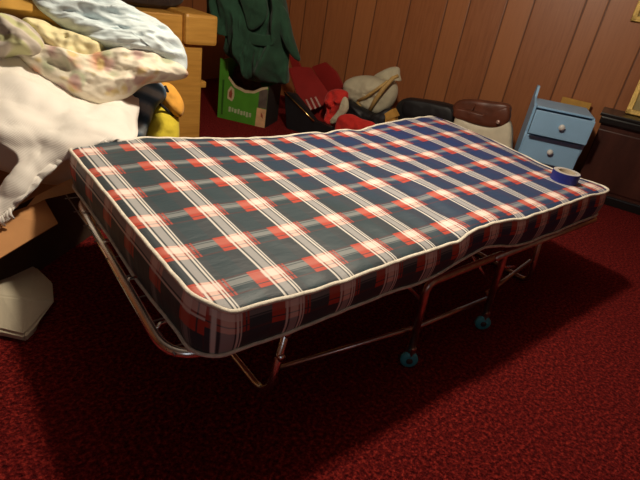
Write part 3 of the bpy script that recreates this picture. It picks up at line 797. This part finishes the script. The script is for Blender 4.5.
# bright red felt piece with white trim
rt = empty('red_trimmed_cloth', atn(339, 118, 2.75), 'crumpled bright red cloth with white trim between the red case and cream bag', 'cloth')
rt.location.z = 0
under(puff('cloth_body', [atn(x, y, 2.75) for x, y in ((330, 91), (338, 89), (347, 92), (347, 100), (341, 110), (334, 125), (328, 128), (327, 110), (326, 98))], -NN, .05, MT['redb'], None, .035, 14, 51.0, fold=1.0, rings=24), rt)
under(puff('white_trim', [atn(x, y, 2.70) for x, y in ((344, 97), (348, 100), (348, 110), (341, 119), (333, 124), (330, 121), (336, 114), (341, 106))], -NN, .03, MT['creambag'], None, .008, 12, 53.0), rt)['label'] = 'white trim band'
rb = puff('red_cloth', [atn(x, y, 2.66) for x, y in ((338, 118), (350, 114), (362, 119), (374, 123), (376, 132), (350, 142), (336, 138))], -NN, .05, MT['redb'], None, .015, 12, 55.0)
tag(rb, 'bright red cloth on the carpet in front of the cream bag', 'cloth')
# cream canvas bag
cbg = empty('cream_canvas_bag', atn(375, 118, 3.0), 'cream canvas bag with tan straps slumped against the panelled wall', 'bag'); cbg.location.z = 0
sb = [(345, 90), (347, 81), (358, 76), (372, 76), (384, 80), (393, 80), (397, 88), (396, 98), (390, 108), (380, 114), (366, 110), (356, 103), (348, 98)]
under(puff('bag_body', [atn(x, y, 3.0) for x, y in sb], -NN, .11, MT['creambag'], None, .022, 9, 61.0, back=.9, fold=.6), cbg)
under(puff('folded_top', [atn(x, y, 3.08) for x, y in ((374, 77), (382, 71), (392, 67), (399, 68), (400, 75), (401, 81), (396, 80), (391, 82), (382, 83))], -NN, .06, MT['creambag'], None, .012, 12, 63.0), cbg)
under(tube_obj('strap', [atn(398, 76, 2.93), atn(393, 78, 2.90), atn(384, 88, 2.865), atn(376, 99, 2.865), atn(369, 112, 2.89)], [.014, .016, .018, .018, .016], MT['tan'], None, 8), cbg)
under(tube_obj('strap', [atn(388, 81, 2.90), atn(376, 90, 2.865), atn(366, 97, 2.87), atn(358, 101, 2.90)], .012, MT['tan'], None, 8), cbg)
under(tube_obj('strap', [atn(357, 103, 2.89), atn(361, 108, 2.87), atn(366, 112, 2.88)], .014, MT['tan'], None, 8), cbg)
# black pouch below it
bp = puff('black_pouch', [atn(x, y, 2.86) for x, y in ((349, 101), (360, 106), (376, 113), (388, 108), (394, 112), (393, 132), (372, 150), (352, 146), (346, 116))], -NN, .08, MT['blackv'], None, .015, 9, 65.0)
tag(bp, 'soft black pouch under the cream canvas bag', 'bag')
ye = empty('ochre_box', atn(390, 118, 2.70), 'small ochre yellow box corner between the cream bag and black handbag', 'box'); ye.location.z = 0
slab_px('box_body', [(385, 114), (392, 110), (395, 118), (394, 160), (384, 164)], NN * 2.72, .06, MT['yel'], ye, NN, .004)
slab_px('lid', [(384, 114), (392, 109), (396, 117), (387, 121)], NN * 2.712, .075, MT['yel'], ye, NN, .003)
# black handbag
hb = empty('black_handbag', atn(428, 118, 3.05), 'large black vinyl handbag against the wall, left of the brown leather bag', 'bag'); hb.location.z = 0
under(puff('bag_body', [atn(x, y, 3.02) for x, y in ((397, 116), (399, 104), (407, 98), (420, 99), (440, 102), (454, 106), (459, 112), (459, 140), (440, 168), (410, 172), (396, 160))], -NN, .10, MT['blackv'], None, .012, 8, 71.0, back=.9, rim=.35, power=4), hb)
under(puff('flap', [atn(x, y, 2.93) for x, y in ((404, 101), (420, 101), (440, 105), (452, 110), (450, 124), (425, 122), (404, 116))], -NN, .02, MT['blackv'], None, .006, 8, 73.0), hb)
# cream storage box with the brown bag on it
sbx = empty('cream_storage_box', atn(486, 140, 3.05), 'cream vinyl storage box under the brown leather bag', 'box'); sbx.location.z = 0
under(puff('box_body', [atn(x, y, 2.92) for x, y in ((456, 118), (470, 121), (492, 126), (508, 120), (512, 140), (505, 190), (470, 180), (450, 172))], -NN, .05, MT['cream'], None, .004, 6, 75.0, back=1.1, rim=.6, power=6), sbx)
lb = empty('brown_leather_bag', atn(482, 118, 3.0), 'brown leather handbag resting on the cream storage box by the wall', 'bag')
lb.location.z = float(atn(482, 128, 2.95).z)
under(puff('bag_body', [atn(x, y, 2.90) for x, y in ((454, 112), (456, 108), (470, 110), (490, 115), (502, 113), (509, 107), (510, 119), (501, 127), (484, 126), (466, 121), (455, 117))], -NN, .035, MT['brownv'], None, .006, 8, 79.0, back=1.0, rim=.5, power=5), lb)
under(puff('top_flap', [atn(x, y, 2.98) for x, y in ((454, 111), (458, 101), (472, 99), (490, 101), (508, 104), (511, 111), (503, 118), (490, 120), (472, 116))], -NN, .045, MT['brownv'], None, .005, 8, 81.0, back=.8, rim=.4, power=4), lb)
under(tube_obj('seam', [atn(469, 114, 2.86), atn(474, 107, 2.925), atn(478, 99.5, 2.96)], .005, MT['brownv'], None, 6), lb)
bm = bmesh.new(); cpt = atn(498, 122, 2.845); add_lathe(bm, [(.002, -.006), (.012, -.005), (.014, 0), (.010, .006), (.002, .008)], cpt, 'X', 14)
under(from_bm('highlight_disc', bm, MT['slot'], None, True), lb)['label'] = 'pale round disc standing in for a highlight'  # small pale disc modelled in place of the shine on the leather

# ------------------------------------------------------------------ light blue two-drawer cabinet
kp = atn(561, 127, 2.95)
nsd = empty('blue_drawer_cabinet', (0, 0, 0), 'small light blue two-drawer cabinet with white knobs against the panelled wall', 'cabinet')
NS_W, NS_D = .365, .24
def nb(n, c, s, m=MT['blue'], parent=None, b=.005): return box_obj(n, c, s, m, parent or nsd, b)
# local: X across, -Y front, Z up; origin at floor centre of the front
lp = bmesh.new()
prof = [(-.02, 0), (NS_D, 0), (NS_D, .60), (NS_D - .03, .665), (NS_D - .075, .665), (NS_D - .10, .60), (-.005, .56), (-.005, .385), (-.02, .35)]
def side(x, pr, t=.016):
    bm = bmesh.new(); a = [bm.verts.new((x - t / 2, p, q)) for p, q in pr]; b = [bm.verts.new((x + t / 2, p, q)) for p, q in pr]
    bm.faces.new(a); bm.faces.new(b[::-1])
    for i in range(len(a)): bm.faces.new((a[i], a[(i + 1) % len(a)], b[(i + 1) % len(a)], b[i]))
    return from_bm('side_panel', bm, MT['blue'], nsd)
lp.free()
side(-NS_W / 2, prof)
side(NS_W / 2, [(-.02, 0), (NS_D, 0), (NS_D, .565), (-.04, .565), (-.075, .54), (-.075, .42), (-.02, .25)])
nb('top_panel', (0, NS_D / 2 - .03, .569), (NS_W - .01, NS_D + .05, .014))
nb('back_panel', (0, NS_D, .285), (NS_W, .012, .56))
nb('plinth', (0, .0, .10), (NS_W - .02, .02, .20))
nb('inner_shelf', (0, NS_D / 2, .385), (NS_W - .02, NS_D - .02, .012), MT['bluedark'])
for nme, z0, z1, out in (('drawer', .402, .560, .105), ('drawer', .205, .380, .040)):
    d = nb(nme, (0, -out, (z0 + z1) / 2), (NS_W + .004, .02, z1 - z0), b=.006)
    box_obj('drawer_tray', (0, .125 - out, (z0 + z1) / 2 - .01), (NS_W - .05, .22, z1 - z0 - .04), MT['blue'], d, .004)
    bm = bmesh.new(); add_lathe(bm, [(.002, .034), (.012, .032), (.020, .024), (.020, .016), (.010, .008), (.008, 0), (.002, -.002)], (0, -out - .010, (z0 + z1) / 2 + .005), 'Y', 20)
    from_bm('knob', bm, MT['knob'], d, True)['label'] = 'round white knob'
yb = box_obj('ochre_folder', (0, 0, 0), (.20, .02, .60), MT['yel'], None, .002)
tag(yb, 'ochre card folder wedged between the blue cabinet and the wall', 'folder')

# ------------------------------------------------------------------ dark cabinet, right
NF = 3.20
ec = float(np.array(atn(603, 112, NF)) @ EE)
CW = 1.0; zt_ = .592
cab = empty('dark_cabinet', ne((NF + NW) / 2, ec - CW / 2), 'dark mahogany cabinet with a black top and base at the right edge', 'cabinet', math.atan2(-EE[1], -EE[0]))
dep = NW - NF - .01
# local: X to the right, +Y into the wall
box_obj('body', (0, 0.012, .29), (CW - .03, dep - .03, .47), MT['cabin'], cab, .004)
box_obj('top_board', (0, 0, zt_ - .01), (CW + .02, dep, .022), MT['cabk'], cab, .005)
box_obj('top_moulding', (0, -.004, zt_ - .045), (CW, dep - .01, .05), MT['cabk'], cab, .010)
box_obj('base_plinth', (0, 0, .03), (CW, dep - .004, .06), MT['cabk'], cab, .006)
for xx in (-.25, .25):
    box_obj('door', (xx, -dep / 2 + .025, .285), (.47, .014, .40), MT['cabin'], cab, .006)
# gilt frames
def picture(label, ctr, w, h, lean, nme='picture_frame'):
    r0 = empty(nme, ctr, label, 'picture', math.atan2(-EE[1], -EE[0]), lean)
    f_ = .035
    bm = bmesh.new()
    for c, s in (((0, 0, f_ / 2), (w, .02, f_)), ((0, 0, h - f_ / 2), (w, .02, f_)), ((-w / 2 + f_ / 2, 0, h / 2), (f_, .02, h)), ((w / 2 - f_ / 2, 0, h / 2), (f_, .02, h))): add_box(bm, c, s, None, .005)
    from_bm('frame', bm, MT['frame'], r0)
    box_obj('picture_print', (0, .003, h / 2), (w - f_, .006, h - f_), MT['picture'], r0, 0)
    return r0
pe = float(np.array(atn(627, 108, NW - .12)) @ EE)
picture('gilt picture frame standing on the dark cabinet, leaning on the wall', ne(NW - .13, pe - .16, zt_ + .004), .32, .26, -.28)
ph_ = atn(630, 21, NW - .015)
picture('gilt picture frame hung on the panelled wall above the dark cabinet', ne(NW - .014, float(np.array(ph_) @ EE) - .22, ph_.z), .44, .36, 0)

# place the blue cabinet: front edge faces the room, leaning back on the wall
nsd.location = (2.974, .778, 0.0)
nsd.rotation_euler = (.03, 0, -.966)
yb.location = atn(576, 103, 3.46); yb.location.z = .302
yb.rotation_euler = (0, 0, math.atan2(-EE[1], -EE[0]))

# ------------------------------------------------------------------ light
ld = bpy.data.lights.new('ceiling_bulb', 'POINT'); ld.energy = 108; ld.color = (1.0, 0.86, 0.67); ld.shadow_soft_size = 0.065
lo = bpy.data.objects.new('ceiling_bulb', ld); COL.objects.link(lo); lo.location = (0.70, 0.41, 1.92)
fd = bpy.data.lights.new('fill_light', 'AREA'); fd.energy = 1.8; fd.color = (0.80, 0.90, 1.0); fd.shape = 'RECTANGLE'; fd.size = .7; fd.size_y = .9  # unseen fill lamp, added behind the camera to bring out chrome highlights
fo = bpy.data.objects.new('fill_light', fd); COL.objects.link(fo); fo.location = (-1.2, -1.75, 1.45)
fo.rotation_euler = (Vector((.6, .3, .3)) - fo.location).to_track_quat('-Z', 'Y').to_euler()
w = bpy.data.worlds.new('world'); bpy.context.scene.world = w; w.use_nodes = True
bg = w.node_tree.nodes['Background']; bg.inputs[0].default_value = (1.0, 0.80, 0.62, 1); bg.inputs[1].default_value = 0.012
sc = bpy.context.scene
sc.view_settings.view_transform = 'Standard'; sc.view_settings.look = 'None'
sc.view_settings.exposure = 0.0
